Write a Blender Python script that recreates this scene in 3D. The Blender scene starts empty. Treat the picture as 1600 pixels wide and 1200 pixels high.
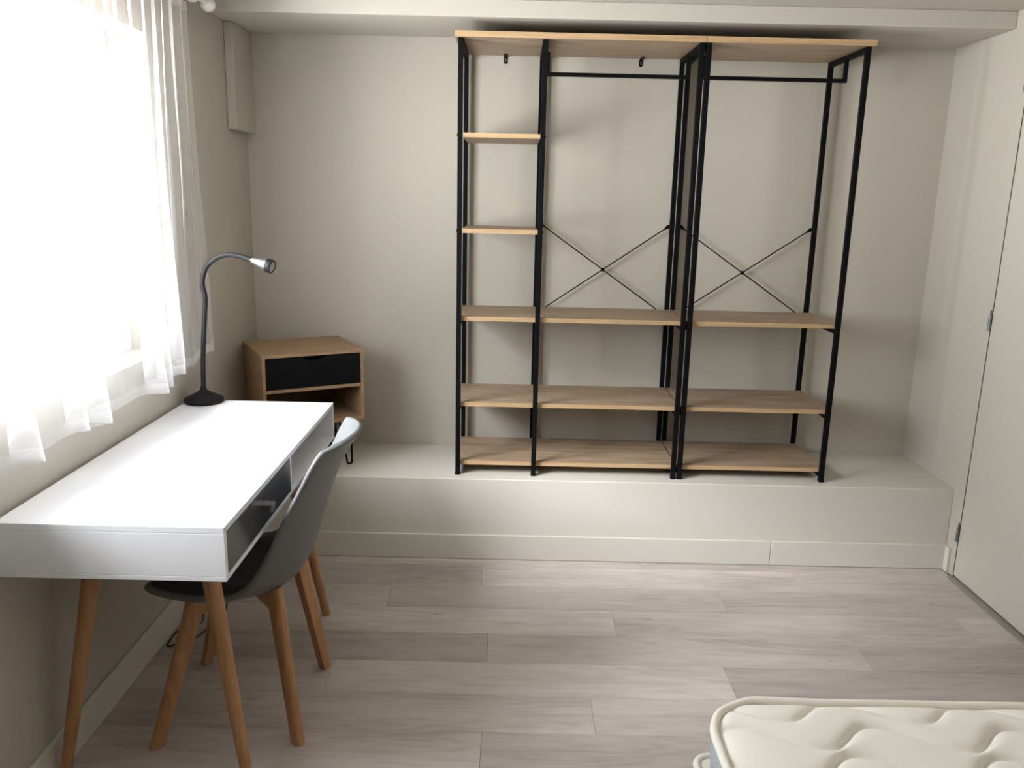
import bpy, bmesh, math, random
from mathutils import Vector, Matrix
random.seed(7)
C = bpy.context.scene.collection
sc = bpy.context.scene

# ------------------------------------------------------------------ camera, world, light, exposure
cam_d = bpy.data.cameras.new('camera')
cam = bpy.data.objects.new('camera', cam_d); C.objects.link(cam)
cam_d.sensor_width = 36.0
cam_d.lens = 1289.95 / 1600 * 36.0
cam_d.clip_start = 0.05
_p, _r, _y = 0.2242, 0.0225, 0.0022
_fw = Vector((math.sin(_y)*math.cos(_p), math.cos(_y)*math.cos(_p), -math.sin(_p)))
_rt = Vector((math.cos(_y), -math.sin(_y), 0)); _up = _rt.cross(_fw)
_rt2 = math.cos(_r)*_rt + math.sin(_r)*_up
_up2 = -math.sin(_r)*_rt + math.cos(_r)*_up
M = Matrix((( _rt2.x, _up2.x, -_fw.x, 0), (_rt2.y, _up2.y, -_fw.y, 0), (_rt2.z, _up2.z, -_fw.z, 1.55), (0, 0, 0, 1)))
cam.matrix_world = M
sc.camera = cam

SKY_STRENGTH = 54.0
world = bpy.data.worlds.new('overcast_sky'); sc.world = world
world.use_nodes = True
_bg = world.node_tree.nodes['Background']
_bg.inputs[1].default_value = SKY_STRENGTH
# hazy sky, paler at the horizon than overhead; sunlit pale ground below it
_wn = world.node_tree.nodes; _wl = world.node_tree.links
_tc = _wn.new('ShaderNodeTexCoord'); _sx = _wn.new('ShaderNodeSeparateXYZ'); _cr = _wn.new('ShaderNodeValToRGB')
_wl.new(_tc.outputs['Generated'], _sx.inputs[0])
_mr = _wn.new('ShaderNodeMapRange'); _mr.inputs[1].default_value = -1.0; _mr.inputs[2].default_value = 1.0
_wl.new(_sx.outputs['Z'], _mr.inputs[0]); _wl.new(_mr.outputs[0], _cr.inputs[0])
_e = _cr.color_ramp.elements
_e[0].position = 0.49; _e[0].color = (0.97, 0.965, 0.96, 1)
_e[1].position = 1.0; _e[1].color = (0.12, 0.135, 0.16, 1)
_k = _e.new(0.51); _k.color = (0.72, 0.73, 0.74, 1)
_k = _e.new(0.71); _k.color = (0.40, 0.42, 0.45, 1)
_k = _e.new(0.88); _k.color = (0.17, 0.19, 0.215, 1)
_wl.new(_cr.outputs[0], _bg.inputs[0])

# veiled sun, standing over the near end of the window
sun_d = bpy.data.lights.new('veiled_sun', 'SUN'); sun_d.energy = 22.5; sun_d.angle = math.radians(33)
sun_d.color = (0.99, 0.99, 1.0)
sun = bpy.data.objects.new('veiled_sun', sun_d); C.objects.link(sun)
_f = math.radians(34); _te = 0.93*math.cos(_f)
sun.rotation_euler = Vector((math.cos(_f), math.sin(_f), -_te)).to_track_quat('-Z', 'Y').to_euler()
sun.location = (-6, -2, 6)

sc.view_settings.view_transform = 'Standard'
sc.view_settings.look = 'None'
sc.view_settings.gamma = 1.0
sc.view_settings.use_curve_mapping = False
sc.view_settings.exposure = 0.0
cy = sc.cycles
cy.use_denoising = True
cy.max_bounces = 14; cy.diffuse_bounces = 8; cy.glossy_bounces = 4
cy.transmission_bounces = 8; cy.transparent_max_bounces = 24
cy.sample_clamp_indirect = 8.0
cy.caustics_reflective = False; cy.caustics_refractive = False

# ------------------------------------------------------------------ room dimensions (metres)
XL, XR = -1.198, 1.914           # left and right wall faces
YB, YF = 3.841, 3.354            # back wall, front of the ledge
YBACK = -2.9                     # wall behind the camera
ZL = 0.365                       # top of the ledge
ZS, ZC = 2.216, 2.281            # beam underside, ceiling
YBEAM = 3.401
HB, TB = 0.113, 0.012            # baseboard
WY0, WY1, WZ0, WZ1 = 1.30, 2.83, 1.0, 2.033   # window opening
DESK = (-1.186, 1.777, -0.652, 2.959)
DZ, DZB = 0.79, 0.655

portal_d = bpy.data.lights.new('window_daylight_portal', 'AREA')
portal_d.shape = 'RECTANGLE'; portal_d.size = WZ1-WZ0; portal_d.size_y = WY1-WY0
portal_d.cycles.is_portal = True
portal = bpy.data.objects.new('window_daylight_portal', portal_d); C.objects.link(portal)
portal.location = (XL-0.19, (WY0+WY1)/2, (WZ0+WZ1)/2)
portal.rotation_euler = (0, -math.pi/2, 0)

# ------------------------------------------------------------------ materials
def nmat(name):
    m = bpy.data.materials.new(name); m.use_nodes = True
    nt = m.node_tree
    return m, nt, nt.nodes['Principled BSDF']

def plain(name, col, rough=0.5, metal=0.0, spec=0.5, bump=0.0, bscale=200, var=0.0, coat=0.0):
    m, nt, b = nmat(name)
    b.inputs['Base Color'].default_value = (*col, 1)
    b.inputs['Roughness'].default_value = rough
    b.inputs['Metallic'].default_value = metal
    b.inputs['Specular IOR Level'].default_value = spec
    b.inputs['Coat Weight'].default_value = coat
    if bump or var:
        tc = nt.nodes.new('ShaderNodeTexCoord')
        n = nt.nodes.new('ShaderNodeTexNoise'); n.inputs['Scale'].default_value = bscale
        n.inputs['Detail'].default_value = 4
        nt.links.new(tc.outputs['Object'], n.inputs['Vector'])
        if bump:
            bp = nt.nodes.new('ShaderNodeBump'); bp.inputs['Strength'].default_value = bump
            bp.inputs['Distance'].default_value = 0.002
            nt.links.new(n.outputs['Fac'], bp.inputs['Height']); nt.links.new(bp.outputs['Normal'], b.inputs['Normal'])
        if var:
            n2 = nt.nodes.new('ShaderNodeTexNoise'); n2.inputs['Scale'].default_value = 3.0
            nt.links.new(tc.outputs['Object'], n2.inputs['Vector'])
            mx = nt.nodes.new('ShaderNodeMix'); mx.data_type = 'RGBA'
            mx.inputs[6].default_value = (*[c*(1-var) for c in col], 1)
            mx.inputs[7].default_value = (*[min(1, c*(1+var)) for c in col], 1)
            nt.links.new(n2.outputs['Fac'], mx.inputs[0]); nt.links.new(mx.outputs[2], b.inputs['Base Color'])
    return m

def wood(name, dark, mid, light, axis=0, stretch=14.0, scale=9.0, rough=0.5, ring=0.5, per_object=True, knots=False, tone=0.0):
    """grain running along one object axis, shifted per object"""
    m, nt, b = nmat(name)
    L = nt.links
    tc = nt.nodes.new('ShaderNodeTexCoord'); oi = nt.nodes.new('ShaderNodeObjectInfo')
    mp = nt.nodes.new('ShaderNodeMapping')
    s = [stretch]*3; s[axis] = 1.0
    mp.inputs['Scale'].default_value = s
    L.new(tc.outputs['Object'], mp.inputs['Vector'])
    off = nt.nodes.new('ShaderNodeVectorMath'); off.operation = 'SCALE'
    off.inputs[0].default_value = (37, 53, 71)
    L.new(oi.outputs['Random'], off.inputs['Scale'])
    if per_object: L.new(off.outputs[0], mp.inputs['Location'])
    # slow distortion gives cathedral figure
    nd = nt.nodes.new('ShaderNodeTexNoise'); nd.inputs['Scale'].default_value = 1.3; nd.inputs['Detail'].default_value = 2
    L.new(mp.outputs[0], nd.inputs['Vector'])
    n1 = nt.nodes.new('ShaderNodeTexNoise'); n1.inputs['Scale'].default_value = scale*0.35
    n1.inputs['Detail'].default_value = 6; n1.inputs['Roughness'].default_value = 0.6; n1.inputs['Distortion'].default_value = 0.6
    L.new(mp.outputs[0], n1.inputs['Vector'])
    n2 = nt.nodes.new('ShaderNodeTexNoise'); n2.inputs['Scale'].default_value = scale*1.9
    n2.inputs['Detail'].default_value = 5; n2.inputs['Roughness'].default_value = 0.7
    L.new(mp.outputs[0], n2.inputs['Vector'])
    wv = nt.nodes.new('ShaderNodeMath'); wv.operation = 'SINE'
    mul = nt.nodes.new('ShaderNodeMath'); mul.operation = 'MULTIPLY'; mul.inputs[1].default_value = 60.0
    L.new(nd.outputs['Fac'], mul.inputs[0]); L.new(mul.outputs[0], wv.inputs[0])
    a = nt.nodes.new('ShaderNodeMath'); a.operation = 'MULTIPLY_ADD'; a.inputs[1].default_value = 0.08*ring
    L.new(wv.outputs[0], a.inputs[0])
    mixn = nt.nodes.new('ShaderNodeMix'); mixn.inputs[0].default_value = 0.35
    L.new(n1.outputs['Fac'], mixn.inputs[2]); L.new(n2.outputs['Fac'], mixn.inputs[3])
    L.new(mixn.outputs[0], a.inputs[2])
    cr = nt.nodes.new('ShaderNodeValToRGB')
    e = cr.color_ramp.elements
    e[0].position = 0.34; e[0].color = (*dark, 1); e[1].position = 0.66; e[1].color = (*light, 1)
    k = cr.color_ramp.elements.new(0.5); k.color = (*mid, 1)
    L.new(a.outputs[0], cr.inputs[0])
    out = cr.outputs[0]
    if tone:
        hs = nt.nodes.new('ShaderNodeHueSaturation')
        mr = nt.nodes.new('ShaderNodeMapRange'); mr.inputs[3].default_value = 1-tone; mr.inputs[4].default_value = 1+tone
        L.new(oi.outputs['Random'], mr.inputs[0]); L.new(mr.outputs[0], hs.inputs['Value'])
        L.new(out, hs.inputs['Color']); out = hs.outputs[0]
    if knots:
        # each plank carries its own tone in its object colour
        mt = nt.nodes.new('ShaderNodeMix'); mt.data_type = 'RGBA'; mt.blend_type = 'MULTIPLY'; mt.inputs[0].default_value = 1.0
        L.new(out, mt.inputs[6]); L.new(oi.outputs['Color'], mt.inputs[7]); out = mt.outputs[2]
        mk = nt.nodes.new('ShaderNodeMapping'); mk.inputs['Scale'].default_value = (2.6, 8.0, 2.6)
        L.new(tc.outputs['Object'], mk.inputs['Vector']); L.new(off.outputs[0], mk.inputs['Location'])
        vo = nt.nodes.new('ShaderNodeTexVoronoi'); vo.inputs['Scale'].default_value = 1.0
        L.new(mk.outputs[0], vo.inputs['Vector'])
        kr = nt.nodes.new('ShaderNodeMapRange'); kr.inputs[1].default_value = 0.02; kr.inputs[2].default_value = 0.065
        kr.inputs[3].default_value = 0.55; kr.inputs[4].default_value = 0.0
        L.new(vo.outputs['Distance'], kr.inputs[0])
        mx = nt.nodes.new('ShaderNodeMix'); mx.data_type = 'RGBA'
        mx.inputs[7].default_value = (*[c*0.35 for c in dark], 1)
        L.new(kr.outputs[0], mx.inputs[0]); L.new(out, mx.inputs[6]); out = mx.outputs[2]
    L.new(out, b.inputs['Base Color'])
    b.inputs['Roughness'].default_value = rough
    bp = nt.nodes.new('ShaderNodeBump'); bp.inputs['Strength'].default_value = 0.12; bp.inputs['Distance'].default_value = 0.001
    L.new(n2.outputs['Fac'], bp.inputs['Height']); L.new(bp.outputs[0], b.inputs['Normal'])
    return m

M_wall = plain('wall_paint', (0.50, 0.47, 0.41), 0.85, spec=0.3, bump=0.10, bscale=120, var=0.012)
M_walll = plain('wall_paint_shaded', (0.465, 0.435, 0.38), 0.85, spec=0.3, bump=0.10, bscale=120, var=0.012)  # same wall paint made darker: the window wall's shade put into its colour
M_ceil = plain('ceiling_paint', (0.52, 0.495, 0.44), 0.9, spec=0.2, bump=0.06, bscale=120)
M_ledge = plain('ledge_paint', (0.60, 0.575, 0.525), 0.55, spec=0.4, bump=0.05, bscale=90)
M_base = plain('baseboard_paint', (0.62, 0.60, 0.55), 0.45)
M_door = plain('door_paint', (0.54, 0.51, 0.45), 0.5, bump=0.03, bscale=60)
M_gap = plain('gap_shade', (0.03, 0.028, 0.025), 0.9)  # near-black colour standing for the shade inside the door gaps
M_subfloor = plain('subfloor', (0.10, 0.09, 0.08), 0.9)
M_thresh = plain('threshold_strip', (0.30, 0.27, 0.235), 0.5, var=0.1)
M_plank = wood('plank_vinyl', (0.42, 0.365, 0.345), (0.55, 0.495, 0.475), (0.64, 0.59, 0.57), axis=0, stretch=7, scale=2.6, rough=0.42, ring=0.45, knots=True, tone=0.0)
M_oak = wood('oak_decor', (0.225, 0.155, 0.10), (0.34, 0.245, 0.165), (0.44, 0.33, 0.23), axis=0, stretch=16, scale=8, rough=0.5, ring=0.5, tone=0.06)
M_edge = wood('oak_edge_band', (0.36, 0.235, 0.125), (0.47, 0.315, 0.17), (0.56, 0.39, 0.225), axis=0, stretch=30, scale=10, rough=0.5, ring=0.2)
M_black = plain('black_powder_coat', (0.0045, 0.0045, 0.005), 0.6, spec=0.08)
M_white = plain('white_desk_lacquer', (0.79, 0.795, 0.83), 0.38, spec=0.45)
M_whiteedge = plain('white_edge_band', (0.74, 0.725, 0.69), 0.45)
M_graydr = plain('graphite_gloss', (0.055, 0.057, 0.063), 0.22, spec=0.5)
M_chrome = plain('brushed_chrome', (0.55, 0.56, 0.58), 0.28, metal=1.0)
M_hinge = plain('zinc_hinge', (0.22, 0.24, 0.25), 0.4, metal=0.9)
M_beech_z = wood('beech_legs', (0.33, 0.165, 0.07), (0.43, 0.225, 0.10), (0.51, 0.28, 0.135), axis=2, stretch=9, scale=9, rough=0.45, ring=0.4)
M_beech_x = wood('beech_brace', (0.33, 0.165, 0.07), (0.43, 0.225, 0.10), (0.51, 0.28, 0.135), axis=0, stretch=9, scale=9, rough=0.45, ring=0.4)
M_shell = plain('grey_plastic_shell', (0.135, 0.137, 0.142), 0.36, spec=0.45)
M_cushion = plain('dark_faux_leather', (0.03, 0.031, 0.034), 0.5, bump=0.2, bscale=400)
M_ns = wood('nightstand_oak', (0.25, 0.15, 0.08), (0.31, 0.195, 0.108), (0.37, 0.24, 0.137), axis=0, stretch=14, scale=9, rough=0.55, ring=0.35, per_object=True)
M_nsblack = plain('black_drawer_lacquer', (0.005, 0.0056, 0.006), 0.6, spec=0.10)
M_nsback = plain('dark_back_panel', (0.16, 0.105, 0.065), 0.7)
M_lampblk = plain('lamp_black', (0.008, 0.0082, 0.009), 0.5, spec=0.18)
M_neck = plain('lamp_neck_coating', (0.014, 0.0143, 0.0165), 0.5, spec=0.18)
M_silver = plain('lamp_silver', (0.24, 0.243, 0.26), 0.38, metal=0.85)
M_lens = plain('lamp_lens', (0.30, 0.29, 0.27), 0.25)
M_cable = plain('black_cable', (0.012, 0.012, 0.012), 0.5)
M_mtop = plain('mattress_knit', (0.80, 0.77, 0.70), 0.92, spec=0.15, bump=0.35, bscale=500, var=0.02)
M_mpipe = plain('mattress_piping', (0.82, 0.78, 0.71), 0.8, spec=0.2, bump=0.3, bscale=300)
M_mside = plain('mattress_side_fabric', (0.42, 0.435, 0.445), 0.9, spec=0.15, bump=0.4, bscale=600)
M_wframe = plain('window_pvc', (0.82, 0.82, 0.82), 0.35)

def sheer(name, dens):
    m = bpy.data.materials.new(name); m.use_nodes = True
    nt = m.node_tree; nt.nodes.clear(); L = nt.links
    out = nt.nodes.new('ShaderNodeOutputMaterial')
    tr = nt.nodes.new('ShaderNodeBsdfTransparent'); tr.inputs[0].default_value = (1, 1, 1, 1)
    df = nt.nodes.new('ShaderNodeBsdfDiffuse'); df.inputs[0].default_value = (0.80, 0.79, 0.80, 1)
    tl = nt.nodes.new('ShaderNodeBsdfTranslucent'); tl.inputs[0].default_value = (0.72, 0.72, 0.74, 1)
    ms = nt.nodes.new('ShaderNodeMixShader'); ms.inputs[0].default_value = 0.10
    L.new(df.outputs[0], ms.inputs[1]); L.new(tl.outputs[0], ms.inputs[2])
    # woven cloth hides more when it is seen edge-on: cover = 1-(1-dens)^(1/cos)
    ge = nt.nodes.new('ShaderNodeNewGeometry')
    dt = nt.nodes.new('ShaderNodeVectorMath'); dt.operation = 'DOT_PRODUCT'
    L.new(ge.outputs['Normal'], dt.inputs[0]); L.new(ge.outputs['Incoming'], dt.inputs[1])
    ab = nt.nodes.new('ShaderNodeMath'); ab.operation = 'ABSOLUTE'; L.new(dt.outputs['Value'], ab.inputs[0])
    mxm = nt.nodes.new('ShaderNodeMath'); mxm.operation = 'MAXIMUM'; mxm.inputs[1].default_value = 0.12
    L.new(ab.outputs[0], mxm.inputs[0])
    iv = nt.nodes.new('ShaderNodeMath'); iv.operation = 'DIVIDE'; iv.inputs[0].default_value = 1.0
    L.new(mxm.outputs[0], iv.inputs[1])
    pw = nt.nodes.new('ShaderNodeMath'); pw.operation = 'POWER'; pw.inputs[0].default_value = 1-dens
    L.new(iv.outputs[0], pw.inputs[1])
    mm = nt.nodes.new('ShaderNodeMixShader')
    L.new(pw.outputs[0], mm.inputs[0]); L.new(ms.outputs[0], mm.inputs[1]); L.new(tr.outputs[0], mm.inputs[2])
    L.new(mm.outputs[0], out.inputs[0])
    return m
M_sheer = sheer('sheer_voile', 0.17)
M_hem = sheer('sheer_voile_hem', 0.30)

def glass_mat():
    m = bpy.data.materials.new('window_glass'); m.use_nodes = True
    nt = m.node_tree; nt.nodes.clear(); L = nt.links
    out = nt.nodes.new('ShaderNodeOutputMaterial')
    tr = nt.nodes.new('ShaderNodeBsdfTransparent'); tr.inputs[0].default_value = (0.96, 0.97, 0.97, 1)
    gl = nt.nodes.new('ShaderNodeBsdfGlossy'); gl.inputs['Roughness'].default_value = 0.02
    # Schlick reflectance, the same on the way in and out of the pane
    lw = nt.nodes.new('ShaderNodeLayerWeight'); lw.inputs[0].default_value = 0.5
    pw = nt.nodes.new('ShaderNodeMath'); pw.operation = 'POWER'; pw.inputs[1].default_value = 5.0
    L.new(lw.outputs['Facing'], pw.inputs[0])
    fr = nt.nodes.new('ShaderNodeMath'); fr.operation = 'MULTIPLY_ADD'; fr.inputs[1].default_value = 0.5; fr.inputs[2].default_value = 0.035
    L.new(pw.outputs[0], fr.inputs[0])
    ms = nt.nodes.new('ShaderNodeMixShader')
    L.new(fr.outputs[0], ms.inputs[0]); L.new(tr.outputs[0], ms.inputs[1]); L.new(gl.outputs[0], ms.inputs[2])
    L.new(ms.outputs[0], out.inputs[0])
    return m
M_glass = glass_mat()

# ------------------------------------------------------------------ mesh helpers
def link(name, me, mats, parent=None, loc=(0, 0, 0)):
    o = bpy.data.objects.new(name, me); C.objects.link(o)
    for m in (mats if isinstance(mats, (list, tuple)) else [mats]): me.materials.append(m)
    o.location = loc
    if parent is not None: o.parent = parent
    return o

def bm_obj(name, bm, mats, parent=None, loc=(0, 0, 0), smooth=False, angle=None):
    me = bpy.data.meshes.new(name)
    bmesh.ops.recalc_face_normals(bm, faces=bm.faces)
    bm.to_mesh(me); bm.free()
    if smooth:
        for p in me.polygons: p.use_smooth = True
    o = link(name, me, mats, parent, loc)
    if smooth and angle:
        me.set_sharp_from_angle(angle=math.radians(angle))
    return o

def add_box(bm, lo, hi, mi=0):
    vs = [bm.verts.new((x, y, z)) for z in (lo[2], hi[2]) for y in (lo[1], hi[1]) for x in (lo[0], hi[0])]
    fs = []
    for q in ((0, 2, 3, 1), (4, 5, 7, 6), (0, 1, 5, 4), (2, 6, 7, 3), (0, 4, 6, 2), (1, 3, 7, 5)):
        f = bm.faces.new([vs[i] for i in q]); f.material_index = mi; fs.append(f)
    return vs, fs

def box(name, lo, hi, mats, parent=None, bevel=0.0, seg=2, front_mi=None, loc=None):
    """box between lo and hi, origin at its middle so that grain differs from piece to piece"""
    c = [(a+b)/2 for a, b in zip(lo, hi)] if loc is None else loc
    bm = bmesh.new()
    vs, fs = add_box(bm, [a-d for a, d in zip(lo, c)], [a-d for a, d in zip(hi, c)])
    if front_mi is not None: fs[2].material_index = front_mi
    if bevel: bmesh.ops.bevel(bm, geom=list(bm.edges), offset=bevel, segments=seg, affect='EDGES', profile=0.5)
    pl = Vector(parent['_base']) if parent is not None and '_base' in parent else Vector((0, 0, 0))
    return bm_obj(name, bm, mats, parent, Vector(c)-pl)

def tube(bm, pts, rad, n=12, caps=True, flat=None):
    """sweep a ring of radius rad (number or list) along pts; flat=(a,b) gives an elliptic ring"""
    pts = [Vector(p) for p in pts]
    rr = rad if isinstance(rad, (list, tuple)) else [rad]*len(pts)
    rings = []
    ref = None
    for i, p in enumerate(pts):
        a = pts[max(i-1, 0)]; b = pts[min(i+1, len(pts)-1)]
        t = (b-a).normalized()
        if ref is None:
            ref = Vector((0, 0, 1)) if abs(t.z) < 0.9 else Vector((0, 1, 0))
        u = (ref - t*ref.dot(t)).normalized(); ref = u
        v = t.cross(u)
        rings.append([bm.verts.new(p + (u*math.cos(2*math.pi*k/n) + v*math.sin(2*math.pi*k/n))*rr[i]) for k in range(n)])
    for a, b in zip(rings, rings[1:]):
        for k in range(n):
            bm.faces.new((a[k], a[(k+1) % n], b[(k+1) % n], b[k]))
    if caps:
        bm.faces.new(rings[0][::-1]); bm.faces.new(rings[-1])
    return rings

def lathe(bm, prof, axis_o=(0, 0, 0), axis=(0, 0, 1), n=32):
    """revolve (r, h) pairs about an axis"""
    ax = Vector(axis).normalized()
    u = Vector((1, 0, 0)) if abs(ax.x) < 0.9 else Vector((0, 1, 0))
    u = (u - ax*u.dot(ax)).normalized(); v = ax.cross(u); o = Vector(axis_o)
    rings = []
    for r, h in prof:
        if r < 1e-6: rings.append([bm.verts.new(o+ax*h)])
        else: rings.append([bm.verts.new(o+ax*h+(u*math.cos(2*math.pi*k/n)+v*math.sin(2*math.pi*k/n))*r) for k in range(n)])
    for a, b in zip(rings, rings[1:]):
        for k in range(n):
            k2 = (k+1) % n
            if len(a) == 1: bm.faces.new((a[0], b[k2], b[k]))
            elif len(b) == 1: bm.faces.new((a[k], a[k2], b[0]))
            else: bm.faces.new((a[k], a[k2], b[k2], b[k]))
    if len(rings[0]) > 1: bm.faces.new(rings[0][::-1])
    if len(rings[-1]) > 1: bm.faces.new(rings[-1])

def smooth_path(pts, n=8):
    """Catmull-Rom through pts"""
    P = [Vector(p) for p in pts]; out = []
    for i in range(len(P)-1):
        p0, p1, p2, p3 = P[max(i-1, 0)], P[i], P[i+1], P[min(i+2, len(P)-1)]
        for k in range(n):
            t = k/n
            out.append(0.5*((2*p1)+(p2-p0)*t+(2*p0-5*p1+4*p2-p3)*t*t+(3*p1-p0-3*p2+p3)*t**3))
    out.append(P[-1]); return out

def thing(name, label, cat, loc=(0, 0, 0), group=None, rotz=0.0):
    o = bpy.data.objects.new(name, None); C.objects.link(o)
    o.empty_display_size = 0.1
    o.location = loc; o.rotation_euler = (0, 0, rotz)
    o['label'] = label; o['category'] = cat; o['_base'] = tuple(loc) if rotz == 0 else (0.0, 0.0, 0.0)
    if group: o['group'] = group
    return o
def tag(o, label, cat, group=None):
    o['label'] = label; o['category'] = cat
    if group: o['group'] = group
    return o
def struct(o, label=None):
    o['kind'] = 'structure'
    if label: o['label'] = label
    return o

# ------------------------------------------------------------------ the setting
# floor: dark slab with loose-laid planks on it
floor = struct(box('floor', (XL-0.2, YBACK-0.2, -0.12), (XR+0.2, YB+0.2, -0.008), M_subfloor), 'pale greyed oak plank floor')
floor['_base'] = tuple(floor.location)
PITCH, PL = 0.188, 1.32
tones = {(0, -1): 0.98, (0, 0): 0.93, (1, -1): 0.80, (1, 0): 0.96, (1, 1): 0.90, (2, -1): 0.80, (2, 0): 0.82, (3, -1): 0.98, (3, 0): 0.88, (3, 1): 0.95,
         (4, -1): 0.74, (4, 0): 0.88, (4, 1): 0.74, (5, -1): 1.0, (5, 0): 0.76, (6, -1): 0.97, (6, 0): 0.92, (7, -1): 0.97, (7, 0): 0.84}
joint = {0: 0.583, 1: -0.10, 2: 0.86, 3: 0.408, 4: -0.06, 5: 0.746, 6: 0.276, 7: -0.062}
Y0 = 3.469
for row in range(0, 34):
    yh = Y0 - row*PITCH; yl = yh-PITCH
    j = joint.get(row, random.uniform(-0.6, 0.6))
    x = j - PL*3; col = -4
    while x < XR:
        col += 1
        a, b = max(x, XL+0.002), min(x+PL, XR-0.002)
        if b-a > 0.02:
            pk = box('plank', (a+0.0004, yl+0.0004, -0.008), (b-0.0004, yh-0.0004, 0.0), M_plank, floor, bevel=0.0004, seg=1)
            tn = tones.get((row, col), random.uniform(0.80, 1.0)); pk.color = (tn, tn, tn, 1)
        x += PL

T = 0.2
# left wall with the window opening
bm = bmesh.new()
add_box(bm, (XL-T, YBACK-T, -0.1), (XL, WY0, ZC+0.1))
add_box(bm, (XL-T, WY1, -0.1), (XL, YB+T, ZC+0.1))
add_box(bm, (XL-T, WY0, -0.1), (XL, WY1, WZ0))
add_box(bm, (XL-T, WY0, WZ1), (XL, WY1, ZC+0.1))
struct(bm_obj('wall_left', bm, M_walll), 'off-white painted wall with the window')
struct(box('wall_back', (XL, YB, -0.1), (XR, YB+T, ZC+0.1), M_wall), 'off-white painted back wall')
struct(box('wall_front', (XL, YBACK-T, -0.1), (XR, YBACK, ZC+0.1), M_wall), 'off-white painted wall behind the viewer')
# right wall with the door opening
DY0, DY1, DH = 2.40, 3.268, 2.06
bm = bmesh.new()
add_box(bm, (XR, YBACK-T, -0.1), (XR+T, DY0-0.035, ZC+0.1))
add_box(bm, (XR, DY1+0.038, -0.1), (XR+T, YB+T, ZC+0.1))
add_box(bm, (XR, DY0-0.035, DH+0.035), (XR+T, DY1+0.038, ZC+0.1))
add_box(bm, (XR+0.09, DY0-0.035, -0.1), (XR+T, DY1+0.038, DH+0.035))
struct(bm_obj('wall_right', bm, M_wall), 'off-white painted wall with the door')
struct(box('ceiling', (XL, YBACK, ZC), (XR, YB, ZC+0.12), M_ceil), 'off-white painted ceiling')
# beam along the back wall, box in the corner, ledge
struct(box('trim_1', (XL, YBEAM, ZS), (XR, YB, ZC), M_ceil, bevel=0.004), 'dropped beam under the ceiling along the back wall')
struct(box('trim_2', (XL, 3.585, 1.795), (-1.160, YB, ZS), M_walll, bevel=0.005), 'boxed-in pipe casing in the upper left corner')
struct(box('trim_3', (XL, YF, 0.0), (XR, YB, ZL), M_ledge, bevel=0.004), 'white painted step along the back wall')
# baseboards
bb = struct(bpy.data.objects.new('baseboard_back', None), 'white baseboard along the step'); C.objects.link(bb)
bb['_base'] = (0.0, 0.0, 0.0)
for a, b in ((XL+TB, 1.1475), (1.1485, XR-TB)):
    box('baseboard_piece', (a, YF-TB, 0.0012), (b, YF, HB), M_base, bb, bevel=0.003)
struct(box('baseboard_left', (XL, YBACK, 0.0012), (XL+TB, YF, HB), M_base, bevel=0.003), 'white baseboard along the window wall')
struct(box('baseboard_right', (XR-TB, 3.311, 0.0012), (XR, YF, HB), M_base, bevel=0.003), 'short white baseboard beside the door')

# door in the right wall
door = bpy.data.objects.new('door_1', None); C.objects.link(door); struct(door, 'flush white door in the right wall')
door['_base'] = (0.0, 0.0, 0.0)
bm = bmesh.new()
for lo, hi in (((XR-0.0006, DY1+0.0065, 0.0012), (XR+0.085, DY1+0.0375, DH+0.034)), ((XR-0.0006, DY0-0.0345, 0.0012), (XR+0.085, DY0-0.003, DH+0.034)),
               ((XR-0.0006, DY0-0.0345, DH+0.004), (XR+0.085, DY1+0.0375, DH+0.0345))):
    add_box(bm, lo, hi)
bm_obj('door_frame', bm, M_wall, door)
box('door_leaf', (XR-0.0004, DY0, 0.010), (XR+0.036, DY1, DH), M_door, door, bevel=0.0015)
for z in (0.191, 1.094, 2.0):
    bm = bmesh.new()
    for dz in (-0.0145, 0.0155):
        lathe(bm, [(0.0, dz-0.0145), (0.0065, dz-0.0142), (0.0065, dz+0.0142), (0.0, dz+0.0145)], n=12)
    lathe(bm, [(0.0, 0.031), (0.0035, 0.0312), (0.003, 0.055), (0.0, 0.056)], n=8)
    bm_obj('hinge', bm, M_hinge, door, (XR-0.008, DY1+0.002, z), smooth=True, angle=40)
bm = bmesh.new()
lathe(bm, [(0.024, 0), (0.024, 0.006), (0.009, 0.007), (0.009, 0.05), (0.0, 0.051)], (XR-0.004, DY0+0.07, 1.02), (-1, 0, 0), 20)
tube(bm, smooth_path([(XR-0.048, DY0+0.07, 1.02), (XR-0.056, DY0+0.09, 1.02), (XR-0.056, DY0+0.19, 1.02)], 4), 0.008, 10)
bm_obj('door_handle', bm, M_chrome, door, smooth=True, angle=40)
box('threshold_strip', (XR-0.032, DY0-0.03, 0.0), (XR+0.085, DY1+0.002, 0.003), M_thresh, door, bevel=0.0015)
box('under_door_shade', (XR+0.012, DY0, 0.0031), (XR+0.089, DY1, 0.0095), M_gap, door)  # dark block added to paint the shade under the door leaf
box('gap_shade_strip', (XR+0.0006, DY1+0.0002, 0.0035), (XR+0.03, DY1+0.0062, DH), M_gap, door)  # dark strip added in the gap to paint its shade, not a seal

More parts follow.
